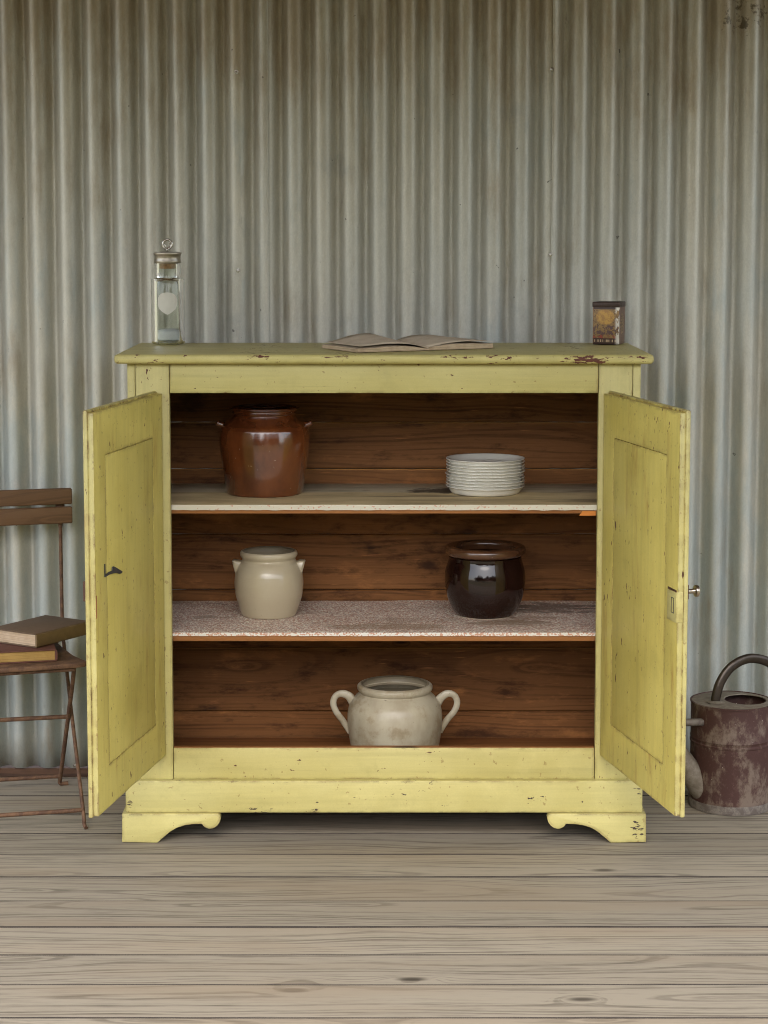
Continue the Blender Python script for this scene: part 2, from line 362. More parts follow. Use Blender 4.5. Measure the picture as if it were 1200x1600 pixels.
def ceramic(name, base, alt, rough, rings=.0, specks=0.0, speckcol=(.03, .02, .015), scale=9.0, coat=0.0, stain=0.0, staincol=(.2, .13, .07), drip=0.0, dripcol=(1, 1, 1), bs=.35):
    m = Mat(name); o = m.obj(); s = m.sep(o)
    n = m.noise(m.mul(o, (1, 1, .6)), scale, 5.0, .6); rz = m.noise1(s[2], 260.0, 2.0)
    col = m.mix(m.ss(n, .35, .68), base, alt)
    if drip: col = m.mix(m.ma('MULTIPLY', m.ss(m.noise(m.mul(o, (26, 26, 5)), 1.0, 4.0), .5, .7), drip), col, dripcol)
    if stain: col = m.mix(m.ma('MULTIPLY', m.ss(m.noise(o, 16.0, 6.0, .7), .49, .66), stain), col, staincol)
    if specks: col = m.mix(m.ma('MULTIPLY', m.ss(m.noise(o, 120.0, 3.0), .72, .76), specks), col, speckcol)
    h = m.ma('ADD', m.ma('MULTIPLY', rz, rings), m.ma('MULTIPLY', m.noise(o, 60.0, 3.0), .25))
    return m.done(col, rough, m.bump(h, bs, .0012), Coat_Weight=coat, Coat_Roughness=.08, Specular_IOR_Level=.5)
M_crock = ceramic('salt_glaze_brown', (.075, .019, .006), (.165, .048, .013), .15, rings=.5, specks=.8, speckcol=(.5, .38, .26), coat=1.0, bs=.22)
M_cream = ceramic('cream_stoneware', (.47, .41, .285), (.43, .365, .25), .28, rings=.5, coat=.35, specks=.15)
M_dark = ceramic('black_brown_glaze', (.010, .004, .003), (.018, .007, .005), .05, rings=.03, coat=0.0, bs=.08)
M_rim = ceramic('matt_brown_rim', (.10, .045, .02), (.055, .024, .012), .26, rings=.3, specks=.5, speckcol=(.35, .24, .15), coat=.5)
M_pot = ceramic('grey_cream_stoneware', (.43, .385, .285), (.33, .285, .20), .42, rings=.3, stain=.75, staincol=(.25, .19, .11), specks=.6, coat=.12, scale=14.0)
M_inside = ceramic('shaded_inside_glaze', (.23, .19, .125), (.18, .145, .092), .5)  # glaze colour darkened to hold the shade inside jar and pot
M_foot = simple('bare_clay', (.45, .38, .28), .85, .15, 60)
M_plate = ceramic('white_plate', (.78, .76, .68), (.74, .715, .63), .25, coat=.3)

def paper(name, base, edge, lines=False):
    m = Mat(name); o = m.obj(); s = m.sep(o)
    n = m.noise(o, 30.0, 5.0, .65)
    col = m.mix(m.ss(n, .35, .7), base, edge)
    if lines:
        l = m.noise(m.mul(o, (6, 6, 1500)), 1.0, 2.0); col = m.mix(m.ma('MULTIPLY', m.ss(l, .5, .7), .6), col, tuple(c*.45 for c in edge))
        return m.done(col, .9, m.bump(l, .6, .0005))
    return m.done(col, .9, m.bump(n, .2, .001))
M_page = paper('aged_page', (.62, .52, .375), (.55, .44, .30))
M_block = paper('page_block', (.50, .39, .25), (.40, .29, .175), True)
M_block2 = paper('yellow_page_block', (.40, .25, .075), (.33, .20, .055), True)
M_block3 = paper('pale_page_block', (.50, .38, .26), (.42, .30, .19), True)
M_cover = simple('brown_cloth_cover', (.115, .072, .042), .8, .25, 60, .0005)
M_cover2 = simple('maroon_cover', (.10, .035, .022), .75, .25, 60, .0005)
M_spine = simple('olive_spine', (.125, .078, .030), .75, .35, 50, .0005)

def glass(name, col):
    m = Mat(name); n = m.noise(m.mul(m.obj(), (1, 1, .4)), 60.0, 2.0)
    return m.done(col, .02, m.bump(n, .08, .001), Transmission_Weight=1.0, IOR=1.48)
M_glass = glass('old_glass', (.93, .97, .94))

def liner(name, worn):
    m = Mat(name); o = m.obj(); s = m.sep(o)
    g = m.sep(m.nd('NewGeometry').outputs['Normal'])
    vc = m.nd('TexVoronoi', {'Vector': o, 'Scale': 300.0}).outputs['Color']
    q = m.sep(vc)
    red = m.ss(q[0], .58, .66); dk = m.ss(q[1], .70, .76); org = m.ss(q[2], .74, .80)
    if worn:
        col = m.mix(m.ma('MULTIPLY', m.ss(q[0], .92, .95), .55), (.62, .58, .46), (.50, .16, .08))
        n = m.noise(m.mul(o, (5, 16, 16)), 1.0, 6.0, .7); n2 = m.noise(m.mul(o, (2.5, 22, 22)), 1.0, 4.0)
        old = m.mix(m.ss(n, .35, .7), (.66, .53, .29), (.46, .35, .18))
        old = m.mix(m.ma('MULTIPLY', m.ss(n2, .55, .72), .7), old, (.07, .045, .025))
        old = stain(m, old)
        col = m.mix(m.ss(g[2], .35, .8), col, old)                 # the flat part is worn through, the hanging lip is not
        return m.done(col, .7, m.bump(n, .4, .001))
    flat = m.mix(red, (.88, .83, .73), (.58, .36, .28)); flat = m.mix(m.ma('MULTIPLY', dk, .6), flat, (.26, .18, .17))
    flat = m.mix(m.ma('MULTIPLY', org, .7), flat, (.40, .20, .11))
    n = m.noise(m.mul(o, (4, 9, 9)), 1.0, 5.0, .7); n3 = m.noise(m.mul(o, (3, 6, 6)), 1.7, 6.0, .75)
    flat = m.mix(m.ma('MULTIPLY', m.ss(n, .50, .72), .6), flat, (.22, .13, .065))
    flat = m.mix(m.ma('MULTIPLY', m.ss(n3, .63, .70), .8), flat, (.06, .03, .02))
    flat = stain(m, flat, .43, .34, .17, .09, (.06, .035, .025), .72, .7); flat = stain(m, flat, .30, .15, .12, .04, (.20, .12, .055), .62, .6)
    flat = stain(m, flat, .02, .10, .20, .05, (.26, .17, .085), .62, .55); flat = stain(m, flat, -.42, .22, .10, .03, (.2, .12, .06), .8, .6)
    lip = m.mix(m.ss(q[0], .58, .66), (.66, .63, .55), (.50, .27, .17))
    col = m.mix(m.ss(g[2], .35, .8), lip, flat)
    return m.done(col, .55, m.bump(n3, .4, .001))
M_liner1 = liner('worn_oilcloth', True); M_liner2 = liner('floral_oilcloth', False)

def can_paint():
    m = Mat('flaking_maroon_paint'); o = m.obj(); s = m.sep(o)
    n = m.noise(m.mul(o, (1, 1, .75)), 13.0, 6.0, .72); n2 = m.noise(o, 60.0, 4.0, .7); f = m.noise(m.mul(o, (1, 1, .5)), 55.0, 4.0, .7)
    hgt = m.ss(s[2], .05, .012)
    col = m.mix(m.ss(m.ma('ADD', m.ma('ADD', n, m.ma('MULTIPLY', m.ma('SUBTRACT', f, .5), .45)), m.ma('MULTIPLY', hgt, .12)), .47, .66), (.050, .017, .012), (.15, .108, .080))
    col = m.mix(m.ma('MULTIPLY', m.ss(n2, .55, .7), .5), col, (.085, .042, .033))
    col = m.mix(m.ss(m.noise(o, 150.0, 3.0), .735, .76), col, (.5, .46, .40))
    return m.done(col, .7, m.bump(m.ma('ADD', n, m.ma('MULTIPLY', n2, .4)), .5, .0025), Metallic=.1)
M_can = can_paint()
M_cantop = rusty('dusty_grey_metal', (.15, .12, .085), (.21, .178, .135), .65)
M_canhandle = simple('worn_dark_tube', (.040, .029, .020), .30, .6, 50, .001, Metallic=.5)
M_canbase = rusty('dusty_grey_base', (.085, .066, .054), (.16, .135, .11), .7)

def tin_print():
    m = Mat('printed_tin'); o = m.obj(); s = m.sep(o); x, y, z = s[0], s[1], s[2]
    n = m.noise(o, 130.0, 4.0, .7); n2 = m.noise(o, 300.0, 3.0)
    gold = m.mix(m.ss(n, .35, .65), (.27, .165, .055), (.17, .095, .04))
    gold = m.mix(m.ss(n2, .58, .66), gold, (.055, .03, .02))
    # sun-like round medallion, upper half of the front
    ex = m.ma('DIVIDE', m.ma('SUBTRACT', x, -.002), .025); ez = m.ma('DIVIDE', m.ma('SUBTRACT', z, .070), .020)
    el = m.ma('ADD', m.ma('MULTIPLY', ex, ex), m.ma('MULTIPLY', ez, ez))
    gold = m.mix(m.ss(el, 1.1, .7), gold, m.mix(m.ss(n, .4, .6), (.44, .25, .05), (.30, .16, .045)))
    # darker figures below it
    low = m.ma('MULTIPLY', m.ss(z, .052, .046), m.ss(n, .47, .55)); gold = m.mix(low, gold, (.10, .055, .05))
    rd = m.ma('MULTIPLY', m.ma('MULTIPLY', m.ss(z, .026, .023), m.ss(n, .50, .56)), .8); gold = m.mix(rd, gold, (.36, .05, .02))
    # lettering band and dark borders
    lt = m.ma('MULTIPLY', m.ma('MULTIPLY', m.ss(z, .006, .0065), m.ss(z, .013, .0125)), m.ss(m.noise1(x, 260.0, 0.0), .48, .56))
    band = m.mix(lt, (.045, .022, .016), (.46, .34, .20))
    col = m.mix(m.ss(z, .0155, .0165), band, gold)
    col = m.mix(m.ss(z, .0895, .0905), col, (.05, .028, .02))
    ax = m.ma('ABSOLUTE', x)
    col = m.mix(m.ma('MULTIPLY', m.ss(ax, .0318, .033), .7), col, (.30, .16, .07))
    # side panel: an oval cartouche
    side = m.ss(m.ma('ABSOLUTE', m.sep(m.nd('TexCoord').outputs['Normal'])[0]), .5, .8)
    sy = m.ma('DIVIDE', y, .022); sz = m.ma('DIVIDE', m.ma('SUBTRACT', z, .052), .028)
    se = m.ma('ADD', m.ma('MULTIPLY', sy, sy), m.ma('MULTIPLY', sz, sz))
    sidec = m.mix(m.ss(se, 1.0, .85), m.mix(n, (.20, .12, .08), (.11, .06, .045)), m.mix(m.ss(n2, .4, .6), (.30, .20, .10), (.06, .03, .02)))
    col = m.mix(side, col, sidec)
    # bare scratched metal by the front right corner
    sc_ = m.ma('MULTIPLY', m.ma('MULTIPLY', m.ss(x, .021, .030), m.ss(y, -.028, -.034)), m.ss(m.noise(m.mul(o, (1, 1, .5)), 90.0, 4.0, .7), .44, .50))
    col = m.mix(sc_, col, (.60, .56, .48))
    col = m.mix(m.ss(m.noise(o, 55.0, 5.0, .7), .66, .70), col, (.05, .03, .02))
    return m.done(col, .42, m.bump(n, .3, .0006), Metallic=.25)
M_tin = tin_print()
M_tinlid = simple('dark_tin_lid', (.05, .03, .022), .45, .5, 90, Metallic=.4)

# ================================================================== THE SETTING
WALLY = .566
g = NB(); bmesh.ops.create_grid(g, x_segments=2, y_segments=2, size=200)
bmesh.ops.translate(g, verts=g.verts, vec=(0, -40, -.45))
finish(build('ground', g, M_ground, recentre=False), kind='structure')

# wood edge across the lawn, behind the camera: shades the low sky and mirrors in the glazes
b = NB(); rt = random.Random(3)
for i in range(30):
    cx0, cy0, hh = rt.uniform(-15, 15), rt.uniform(-24, -18), rt.uniform(5.0, 7.5)
    if abs(cx0+2) < 2.0: hh *= .6
    for j in range(420):
        a, e_, rr0 = rt.uniform(0, 6.283), rt.uniform(-1, 1), rt.random()**.4
        q = Vector((cx0+2.1*rr0*math.cos(a)*math.sqrt(1-e_*e_), cy0+1.8*rr0*math.sin(a)*math.sqrt(1-e_*e_), -.45+hh*.56+hh*.46*rr0*e_))
        u_ = Vector((rt.gauss(0, 1), rt.gauss(0, 1), rt.gauss(0, 1))).normalized(); w_ = u_.orthogonal().normalized(); sz = rt.uniform(.16, .40)
        b.faces.new([b.verts.new(q+u_*sz*k1+w_*sz*.6*k2) for k1, k2 in ((-1, 0), (0, -1), (1, 0), (0, 1))])
    tube(b, [(cx0, cy0, -.5), (cx0+.1, cy0, hh*.4), (cx0, cy0+.1, hh*.7)], [.16, .12, .05], 6)
finish(build('woodland', b, M_leaf, recentre=False), kind='stuff')

# deck: one board after another, running along the wall
DW, PITCH = 9.0, .1655
deck = NB(); box(deck, -4.5, 4.5, -2.72, .72, -.34, -.30)
deck = build('deck_floor', deck, M_skirt, recentre=False); finish(deck, kind='structure')
plank_me = []
for k in range(5):
    b = NB(); t = bmesh.new(); bmesh.ops.create_cube(t, size=1)
    for v in t.verts: v.co = Vector((v.co.x*DW, v.co.y*(PITCH-.0032-.0006*k), v.co.z*.032))
    bmesh.ops.subdivide_edges(t, edges=[e for e in t.edges if abs(e.verts[0].co.x-e.verts[1].co.x) > 1], cuts=60)
    for v in t.verts:
        n = mnoise.noise(Vector((v.co.x*1.7, k*9.3+v.co.y*3, 0)))
        v.co.y += .0011*mnoise.noise(Vector((v.co.x*3.1, k*5.1+(4 if v.co.y > 0 else 0), 2)))
        v.co.z += .0009*n
    es = [e for e in t.edges if abs(e.verts[0].co.x-e.verts[1].co.x) > .05 and abs(abs(e.verts[0].co.y)-PITCH/2) < .01 and e.verts[0].co.z > 0]
    bmesh.ops.bevel(t, geom=es, offset=.0014, segments=1, profile=.5, affect='EDGES')
    for f in t.faces: f.material_index = 1 if abs(f.normal.y) > .55 else 0
    me = bpy.data.meshes.new('plank'); t.to_mesh(me); t.free(); me.materials.append(M_deck); me.materials.append(M_gap); plank_me.append(me); b.free()
for i in range(20):
    o = bpy.data.objects.new('plank', plank_me[i % 5]); C.objects.link(o); o.parent = deck
    o.location = (random.uniform(-.3, .3), .5555+PITCH*.5-PITCH*i, -.016-random.uniform(0, .0014))
    if i % 2: o.rotation_euler = (0, 0, math.pi)

# porch roof over the deck, above the frame
rf = NB(); box(rf, -2.5, 2.5, -2.55, .75, 0, .04)
for v in rf.verts: v.co.z += 2.38+(v.co.y+2.55)*.10
roof = build('porch_roof', rf, M_roof, recentre=False); finish(roof, kind='structure')
for i in range(5):
    x = -2.3+i*1.15; b = NB(); box(b, x-.025, x+.025, -2.5, .70, -.12, -.002)
    for v in b.verts: v.co.z += 2.38+(v.co.y+2.55)*.10
    build('rafter', b, M_roof, roof)

# corrugated iron wall
wall = empty('corrugated_wall', (0, WALLY, 0))
finish(wall, 'weathered grey corrugated iron wall of overlapping upright sheets behind the cupboard', 'wall')
CP = .0752
def sheet(x0, x1, front, seed, zb=.030, zt=2.72):
    b = NB(); nx = int(round((x1-x0)/CP*18)); nz = 30; rows = []
    for j in range(nz+1):
        z = zb+(zt-zb)*j/nz; row = []
        for i in range(nx+1):
            x = x0+(x1-x0)*i/nx
            ph = 2*math.pi*(x+.011)/CP
            wob = .0007*mnoise.noise(Vector((x*1.9+seed, z*1.3, seed)))+.0004*mnoise.noise(Vector((x*14+seed, z*3.0, 3)))
            a = .0142*(1+.03*mnoise.noise(Vector((x*3+seed*3, z*.8, 7))))
            xx = x+.0014*mnoise.noise(Vector((seed, z*1.1+seed, x*2.0)))
            s = math.cos(ph); s = s+.32*(1-s*s)
            row.append(b.verts.new((xx, -a*s-front+wob*2, z)))
        rows.append(row)
    for r0, r1 in zip(rows, rows[1:]):
        for i in range(nx): b.faces.new((r0[i], r0[i+1], r1[i+1], r1[i]))
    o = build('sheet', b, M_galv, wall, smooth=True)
    so = o.modifiers.new('thickness', 'SOLIDIFY'); so.thickness = .0007; so.offset = 0
edges = [-3.62, -2.80, -1.98, -1.155, -.358+.02, .472+.005, 1.30, 2.12, 2.95, 3.7]
for i in range(len(edges)-1):
    sheet(edges[i]-(.035 if i else 0), edges[i+1]+.035, (.0030 if i % 2 else -.0012), 3.7*i)
def screw(x, z):
    ph = 2*math.pi*(x+.011)/CP
    y = -.0142*1.02-.0050
    b = NB(); lathe(b, [(0, .0045), (.0018, .0042), (.003, .0025), (.0032, .0010), (.0052, .0009), (.0055, -.001), (0, -.001)], 14)
    bmesh.ops.rotate(b, verts=b.verts, cent=(0, 0, 0), matrix=Matrix.Rotation(R(90), 3, 'X'))
    bmesh.ops.translate(b, verts=b.verts, vec=(x, y, z)); build('screw', b, M_steel, wall, smooth=40)
for u, v in ((387, 113), (880, 109), (389, 423), (878, 398), (107, 1195)):
    x, z = onY(u, v, WALLY-.01); x = round((x+.011)/CP)*CP-.011; screw(x, z)
b = NB(); box(b, -3.6, 3.6, -.002, .035, .001, .025, .002); build('skirting_board', b, M_skirt, wall)

# ================================================================== THE CUPBOARD
cup = empty('cupboard', (0, 0, 0))
finish(cup, 'yellow painted wooden cupboard with both doors wide open and three levels inside', 'cupboard')
TZ, OW, BW = 1.192, .5125, .6135
def part(name, mat, *boxes, bev=.002, parent=cup, seg=2):
    b = NB()
    for q in boxes: box(b, *q, bev, seg)
    return build(name, b, mat, parent, smooth=35)
b = NB(); box(b, -.641, .641, -.030, .458, 1.1695, TZ, .0085, 5)
for v in b.verts: v.co.z += .0012*mnoise.noise(Vector((v.co.x*4, v.co.y*3, 1)))
build('top_board', b, M_top, cup, smooth=40)
for s in (-1, 1):
    a, c = sorted((s*BW, s*(BW-.0185))); part('side_panel', M_stile, (a, c, .0005, .455, .075, 1.1690))
    a, c = sorted((s*(BW-.0195), s*(OW+.001))); part('stile', M_stile, (a, c, 0, .022, .153, 1.1688))
    a, c = sorted((s*.5935, s*.578)); part('side_lining', M_back, (a, c, .023, .44, .14, 1.16))
part('frieze_rail', M_front, (-OW, OW, .0006, .022, 1.0975, 1.1688))
b = NB(); box(b, -OW, OW, .0006, .022, .1535, .232, .002)
bmesh.ops.recalc_face_normals(b, faces=b.faces)
for f in b.faces: f.material_index = 1 if f.normal.z > .6 else 0
build('bottom_rail', b, [M_front, M_shelf], cup, smooth=35)
b = NB(); box(b, -.629, .629, -.0135, .012, .0735, .1530, .0025); box(b, -.629, -.6140, .0125, .455, .0735, .1530, .002); box(b, .6140, .629, .0125, .455, .0735, .1530, .002)
build('plinth', b, M_plinth, cup, smooth=35)
part('bottom_board', M_shelf, (-.593, .593, .0225, .440, .120, .143))
part('ceiling_board', M_back, (-.5775, .5775, .0225, .440, 1.158, 1.1685))
fp = [(45, 635), (45, 733), (165, 735), (178, 724), (192, 712), (210, 697), (232, 684), (258, 676), (285, 672), (318, 671), (324, 680), (334, 686), (345, 688), (358, 685), (370, 677), (379, 664), (382, 650), (378, 641), (372, 635)]
for s in (-1, 1):
    poly = []
    for cx, cy in fp:
        x, z = onY(170+.4583*cx, 980+.4583*cy, -.0205); poly.append((-s*x if s > 0 else x, min(max(z, .0), .0730)))
    poly = [(s*abs(x), z) for x, z in poly]
    b = NB(); extrude(b, poly, -.0205, .004, 'xz', .0012)
    side = [(-.0200+(abs(poly[0][0])-abs(x))*.85, z) for x, z in poly]
    side = [(max(y, .0045), z) for y, z in side]
    x0 = s*abs(poly[0][0])
    sp = [(.0045, .0730), (.0045, 0), (.07, 0), (.082, .010), (.10, .026), (.13, .036), (.17, .036), (.175, .0730)]
    extrude(b, sp, min(x0, x0-s*.022), max(x0, x0-s*.022), 'yz', .001)
    build('bracket_foot', b, M_plinth, cup, smooth=35)
    a, c = sorted((s*.62, s*.585)); part('back_foot', M_plinth, (a, c, .41, .445, 0, .0732))
zs = [.12, .213, .385, .540, .688, .861, .984, 1.166]
for i in range(len(zs)-1):
    b = NB(); box(b, -.5935, .5935, .4415+.0012*(i % 2), .454, zs[i]+.0012, zs[i+1]-.0004, .0024, 1)
    bmesh.ops.recalc_face_normals(b, faces=b.faces)
    for f in b.faces: f.material_index = 1 if f.normal.z > .3 and f.normal.y < -.3 and i in (1, 4, 5, 6) else 0
    build('back_board', b, [M_back, M_seamlight], cup)
# shelves: two boards each, on a batten at the ends
def shelf(z, matA, matB):
    part('shelf_board', matA, (-.577, .577, .030, .247, z-.021, z), bev=.0015)
    part('shelf_board', matB, (-.577, .577, .2485, .4405, z-.0205, z-.0006), bev=.0015)
Z1, Z2 = .8236, .5097
shelf(Z1, M_shelf, M_greyshelf); shelf(Z2, M_shelf, M_shelf)

# doors: frame with a rebated edge, a flush panel, lock furniture
DWD, DZ0, DZ1 = .517, .2115, 1.1035
def door(s):
    """s=-1 left, +1 right; local x runs from hinge to free edge when multiplied by -s"""
    piv = ((-.530 if s < 0 else .5245), -.0075, 0)
    ang = R(100.2) if s < 0 else R(102.2)
    m = -s
    def bx(b, x0, x1, *r): a, c = sorted((m*x0, m*x1)); box(b, a, c, *r)
    b = NB(); h0, h1 = DZ0, DZ1
    PW, PT, PB = .080, .104, .098      # stile, top rail, bottom rail widths
    # outer layer
    bx(b, 0, DWD+.003, -.0225, -.0122, h0, h1, .0030, 3)
    # inner layer: four frame pieces, a hair smaller, groove between the layers
    ii = (-.0125, 0.0)
    t = NB(); O = [(.001, h0+.004), (DWD-.001, h0+.004), (DWD-.001, h1-.006), (.001, h1-.006)]
    I = [(PW, h0+PB), (DWD-PW, h0+PB), (DWD-PW, h1-PT), (PW, h1-PT)]
    V = {(k, j, d): t.verts.new((m*q[0], ii[d], q[1])) for k, L_ in enumerate((O, I)) for j, q in enumerate(L_) for d in (0, 1)}
    for j in range(4):
        n = (j+1) % 4
        for d in (0, 1): t.faces.new((V[0, j, d], V[0, n, d], V[1, n, d], V[1, j, d]))
        for k in (0, 1): t.faces.new((V[k, j, 0], V[k, n, 0], V[k, n, 1], V[k, j, 1]))
    bmesh.ops.recalc_face_normals(t, faces=t.faces)
    es = [e for e in t.edges if len(e.link_faces) == 2 and e.link_faces[0].normal.dot(e.link_faces[1].normal) < .5]
    bmesh.ops.bevel(t, geom=es, offset=.0008, segments=2, profile=.5, affect='EDGES'); merge(b, t)
    # the paint on the faces that close against the frame is paler than the inside face
    bm = b
    bm.faces.ensure_lookup_table()
    bmesh.ops.recalc_face_normals(bm, faces=bm.faces)
    for f in bm.faces:
        c = f.calc_center_median(); f.material_index = 1 if (f.normal.x*m > .5 and c.x*m > DWD-.02) or c.y < -.0122 else 0
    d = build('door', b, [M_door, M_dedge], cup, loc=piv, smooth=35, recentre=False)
    d.rotation_euler = (0, 0, s*ang)
    p = NB(); bx(p, PW+.0012, DWD-PW-.0004, -.0121, -.0003, h0+PB+.0012, h1-PT-.0012, .0006)
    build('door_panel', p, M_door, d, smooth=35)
    return d, m
DL, mL = door(-1); DR, mR = door(1)
finish(DL, 'open left door with black latch on its inside'); finish(DR, 'open right door with painted lock and metal knob')
# left door: black leaf latch, thin rod, dark keyhole plate outside
b = NB()
leaf = [(.454, .7370), (.430, .7400), (.405, .7385), (.402, .7470), (.394, .7465), (.372, .7390), (.348, .7300), (.334, .7255), (.336, .7215), (.352, .7225), (.375, .7285), (.398, .7315), (.425, .7335), (.454, .7330)]
extrude(b, leaf, .0004, .0032, 'xz', .0004); box(b, .4520, .4560, .0004, .0025, .733, .762, .0005)
build('latch', b, M_black, DL)
b = NB(); box(b, DWD-.030, DWD-.006, -.0300, -.0222, .688, .732, .0015); build('keyhole_plate', b, M_browniron, DL)
# splintered wood showing at the left door's worn edge
b = NB(); box(b, DWD-.0085, DWD-.0030, -.0008, .0008, .652, .702, .0007); build('bare_wood_strip', b, M_shelf, DL)
# right door: lock case on the free edge, knob outside
def rx(x0, x1): return sorted((-x0, -x1))
b = NB(); box(b, *rx(DWD-.056, DWD-.0005), -.001, .0040, .642, .708, .0015); box(b, *rx(DWD-.0015, DWD+.0012), -.0115, .0020, .644, .710, .0008)
lk = build('lock', b, M_stile, DR, smooth=35)
b = NB()
for q in ((DWD-.030, DWD-.028, .662, .694), (DWD-.016, DWD-.014, .662, .694), (DWD-.030, DWD-.014, .6935, .695), (DWD-.030, DWD-.014, .661, .6625)):
    box(b, *rx(q[0], q[1]), .0030, .0046, q[2], q[3])
build('bolt_slot', b, M_black, lk, off=lk.location)
b = NB(); box(b, *rx(DWD-.062, DWD-.008), -.0005, .0010, .706, .7125, .0005); build('mortise_edge', b, M_browniron, DR)
b = NB(); box(b, *rx(DWD-.040, DWD-.014), -.0268, -.0222, .672, .735, .001); build('key_plate', b, M_bone, DR)
b = NB(); box(b, *rx(DWD-.038, DWD-.016), -.0310, -.0267, .690, .722, .001); build('knob_rose', b, M_browniron, DR)
b = NB(); lathe(b, [(0, .028), (.009, .0275), (.0125, .025), (.0135, .021), (.0125, .018), (.0075, .0165), (.0050, .012), (.0055, .004), (.007, 0), (0, 0)], 28)
bmesh.ops.rotate(b, verts=b.verts, cent=(0, 0, 0), matrix=Matrix.Rotation(R(90), 3, 'X'))
bmesh.ops.translate(b, verts=b.verts, vec=(-(DWD-.027), -.0308, .706)); build('knob', b, M_brass, DR, smooth=40)

# shelf liners, folded over the front edge
def make_liner(name, z, mat, yback, lip, label, seed):
    b = NB(); n = 150; prev = None
    for i in range(n+1):
        x = -.5765+1.153*i/n
        f = lambda k, q=1.0: mnoise.noise(Vector((x*q, k, seed)))
        L = lip*(1+.10*f(1, 9)+.10*f(2, 40)); bk = yback+.004*f(3, 6)
        top = z+.0014
        prof = [(bk, top+.0030*max(0, f(4, 5))+.0005), (bk-.02, top+.0003)]+[(bk-.02-(bk-.02-.034)*k/8, top+.0007*f(5+k, 5)) for k in range(1, 9)]
        prof += [(.0275, top-.0006), (.0268, top-.0030), (.0266-.001*f(20, 14), z-L)]
        th = .0007
        ring = [b.verts.new((x, y, zz)) for y, zz in prof]
        inner = [b.verts.new((x, y+(th if k > 9 else 0), zz-(th if k <= 10 else 0))) for k, (y, zz) in enumerate(prof)]
        cur = ring+inner[::-1]
        if prev:
            for k in range(len(cur)): b.faces.new((prev[k], prev[(k+1) % len(cur)], cur[(k+1) % len(cur)], cur[k]))
        else: b.faces.new(cur[::-1])
        prev = cur
    b.faces.new(prev)
    o = build(name, b, mat, smooth=50); finish(o, label, 'shelf liner'); return o
l1 = make_liner('shelf_liner', Z1, M_liner1, .243, .0120, 'worn beige oilcloth with pale hanging lip on the top shelf', 1.0)
l2 = make_liner('shelf_liner', Z2, M_liner2, .436, .0075, 'red and white speckled oilcloth covering the middle shelf', 5.0)
for (u0, u1, v0, v1) in ((905, 931, 799, 806),):
    x0, za = onY(u0, v0, .026); x1, zb_ = onY(u1, v1, .026)
    b = NB(); extrude(b, [(x0, zb_), (x0+.008, za), (x1, za+.0006), (x1, zb_)], .0285, .0296, 'xz')
    o = build('tape', b, M_orange, l1, off=l1.location)

# ================================================================== POTS AND PLATES
def pxprof(u, Y, pts):
    """silhouette (half width px, row px) -> (radius, z) at depth Y"""
    out = []
    for hw, v in pts:
        x, z = onY(u, v, Y); out.append((hw*mpp(Y, z), z))
    return out, onY(u, pts[0][1], Y)[0]
def smoothprof(p, n=5):
    q = spline([(r, 0, z) for r, z in p], n); return [(max(v.x, 0), v.z) for v in q]
def pottery(name, u, Y, zb, pts, inner, mat, label, cat, inmat=None):
    prof, x = pxprof(u, Y, pts)
    dz = zb-prof[-1][1]
    sp = smoothprof(prof[::-1])                          # bottom -> top
    z0 = sp[0][1]; k = (sp[-1][1]-zb)/(sp[-1][1]-z0)
    sp = [(r, zb+(z-z0)*k) for r, z in sp]
    zt = sp[-1][1]; rt = sp[-1][0]
    inn = [(max(r-inner, .01), z) for r, z in sp[::-1] if z > zb+.012]
    full = [(0, zb), (sp[0][0]-.004, zb), (sp[0][0]-.001, zb+.0008)]+sp+[(rt-inner*.35, zt+.0012)]+inn+[(0, zb+.010)]
    b = NB(); lathe(b, [(r, z-zb) for r, z in full], 80)
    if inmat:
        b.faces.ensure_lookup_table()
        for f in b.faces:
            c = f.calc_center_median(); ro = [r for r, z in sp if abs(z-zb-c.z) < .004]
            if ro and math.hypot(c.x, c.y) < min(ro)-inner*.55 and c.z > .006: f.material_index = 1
    root = empty(name, (x, Y, zb)); finish(root, label, cat)
    body = build('body', b, [mat, inmat or mat], root, smooth=60, recentre=False)
    return root, x, sp
Zs1, Zs2, Zfl = Z1+.0024, Z2+.0024, .1435
# brown salt glazed crock with two small lugs
Yc = .1465+.092
root, cx, sp = pottery('crock', 413, Yc, Zs1,
    [(54.7, 636), (54.7, 637.5), (50, 640), (49.5, 642), (50.5, 644), (47.5, 647), (49, 650), (54.5, 655), (64, 662), (66.5, 664.5), (68, 668), (69, 672), (70.7, 687), (70, 700), (66.3, 725), (60.7, 763), (58.5, 771)], .007, M_crock,
    'glossy brown crock with two tiny lug handles on the top shelf', 'crock')
for s in (-1, 1):
    z = onY(413, 661, Yc)[1]-Zs1; r0 = 66*mpp(Yc, 1)
    b = NB(); tube(b, spline([(s*(r0-.012), 0, z-.006), (s*(r0+.004), 0, z-.003), (s*(r0+.014), 0, z+.001)], 4), [.0085, .0080, .0078, .0076, .0074, .0074, .0078, .0085, .0065], 16)
    build('lug', b, M_crock, root, smooth=50)
